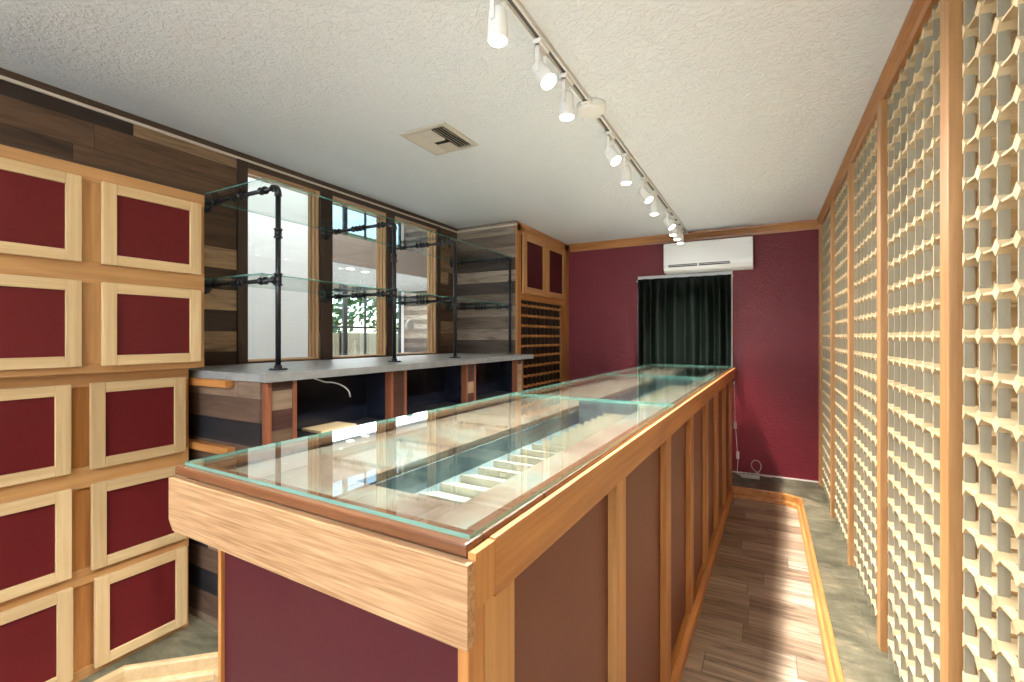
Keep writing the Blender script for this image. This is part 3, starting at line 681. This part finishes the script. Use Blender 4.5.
b = MB(); b.box(vx0+.102, vx1-.108, vy1-.125, vy1-.03, z1-.013, z1-.010); b.build('damper_plate', M['vent_tan'], rv)

# ------------------------------------------------------------------ back wall: air conditioner, curtain, power strip
ra = empty('air_conditioner', (-0.53, YB, 2.02), 'white split air conditioner mounted high on the red back wall', 'air conditioner')
ax0, ax1 = -0.928, -0.100
prof = [(YB-.001, 2.035), (YB-.001, 2.335), (YB-.175, 2.335), (YB-.190, 2.330), (YB-.198, 2.318), (YB-.200, 2.12), (YB-.197, 2.085), (YB-.180, 2.052), (YB-.150, 2.036), (YB-.10, 2.030)]
b = MB(); b.prism(prof, 'x', ax0, ax1); o = b.build('housing', M['white'], ra)
bv = o.modifiers.new('bevel', 'BEVEL'); bv.width = .006; bv.segments = 3; bv.limit_method = 'ANGLE'
b = MB(); b.bbox(ax0+.012, ax1-.012, YB-.2035, YB-.1995, 2.125, 2.325, .0015); b.build('front_cover', M['white'], ra)
b = MB(); b.hexa([(ax0+.05,YB-.2005,2.083),(ax1-.20,YB-.2005,2.083),(ax1-.20,YB-.180,2.083),(ax0+.05,YB-.180,2.083),(ax0+.05,YB-.2025,2.108),(ax1-.20,YB-.2025,2.108),(ax1-.20,YB-.18,2.108),(ax0+.05,YB-.18,2.108)]); b.build('air_outlet', M['louvre'], ra)
b = MB(); b.box(ax0+.05, ax1-.20, YB-.2045, YB-.2005, 2.095, 2.0985); b.box((ax0+ax1)/2-.085, (ax0+ax1)/2-.07, YB-.2045, YB-.2005, 2.083, 2.108); b.build('air_vane', M['white'], ra)
# window frame behind the curtain
rw = empty('window_5', (-0.76, YB, 1.05), kind='structure')
b = MB(); b.bbox(-1.235, -1.205, YB-.020, YB, 1.02, 2.032, .003); b.bbox(-0.322, -0.287, YB-.020, YB, 1.02, 2.032, .003); b.bbox(-1.205, -0.322, YB-.020, YB, 1.975, 2.032, .003); b.bbox(-1.205, -0.322, YB-.020, YB, 1.02, 1.05, .003); b.build('window_frame', M['white'], rw)
b = MB(); b.box(-1.205, -.322, YB-.004, YB-.001, 1.05, 1.99); b.build('pane', M['black'], rw)
b = MB(); b.cyl((-1.24, YB-.034, 1.978), (-0.283, YB-.034, 1.978), .007, 14)
for x in (-1.236, -.287): b.box(x-.006, x+.006, YB-.040, YB-.0205, 1.970, 1.986)
tag(b.build('curtain_rod', M['white']), 'thin white curtain rod across the top of the back window', 'curtain rod')
b = MB(); nx, nz = 150, 40; rows = []
cx0, cx1 = -1.222, -0.296
for i in range(nz+1):
    f = i/nz; z = 1.990 - f*(1.990-.985); rw_ = []
    for j in range(nx+1):
        u = j/nx; x = cx0 + (cx1-cx0)*u
        top = max(0, 1-f*9)
        big = math.sin(u*2*math.pi*6.5+1.3*math.sin(u*7+.4)+.8*f*math.sin(u*5)+.35*math.sin(f*3+u*4)) * (.028*(1-.6*top)) + .003*math.sin(u*2*math.pi*13+1.3+f*1.2)
        small = .006*math.sin(u*2*math.pi*46)*max(0, 1-f*6)
        rw_.append(b.bm.verts.new((x, YB-.085 + big + small - .004*top, z)))
    rows.append(rw_)
for i in range(nz):
    for j in range(nx): b._f([rows[i][j], rows[i][j+1], rows[i+1][j+1], rows[i+1][j]], 0, True)
o = b.build('curtain', M['curtain_cloth']); tag(o, 'dark green black gathered curtain covering the back window', 'curtain')
sd = o.modifiers.new('solid', 'SOLIDIFY'); sd.thickness = .002
rp = empty('power_strip', (-.12, 5.06, 0), 'white power strip with a looped cord on the slate by the back wall', 'power strip')
b = MB(); b.bbox(-.205, -.045, 5.045, 5.085, 0.0, .036, .006); b.build('body', M['vent_tan'], rp)
for k in range(4):
    b = MB(); b.box(-.19+.036*k, -.172+.036*k, 5.055, 5.075, .036, .0372); b.build('socket', M['slot_dark'], rp)
b = MB(); pts = [(-.10+.055*math.sin(t*.5)+.004*t, 5.09+.006*t, .040+.062*(1-math.cos(t*.5))) for t in range(0, 12)] + [(-.02, 5.15, .012), (.06, 5.16, .006)]
b.tube(pts, .004, 8); b.build('cord', M['vent_tan'], rp)
b = MB(); pts = [(-.262, 5.02+.0, .93), (-.262, 5.03, .80), (-.256, 5.04, .66), (-.258, 5.05, .52), (-.248, 5.055, .40), (-.240, 5.06, .28), (-.232, 5.062, .18), (-.238, 5.064, .06), (-.24, 5.064, .03), (-.206, 5.064, .018)]
b.tube(pts, .0035, 8); lc = b.build('hanging_cord', M['white']); tag(lc, 'thin white cord with two inline plugs hanging down the far counter end', 'cord')
for z, x in ((.50, -.257), (.21, -.234)):
    b = MB(); b.bbox(x-.014, x+.014, 5.044, 5.070, z-.035, z+.035, .004); b.build('inline_plug', M['white'], lc)
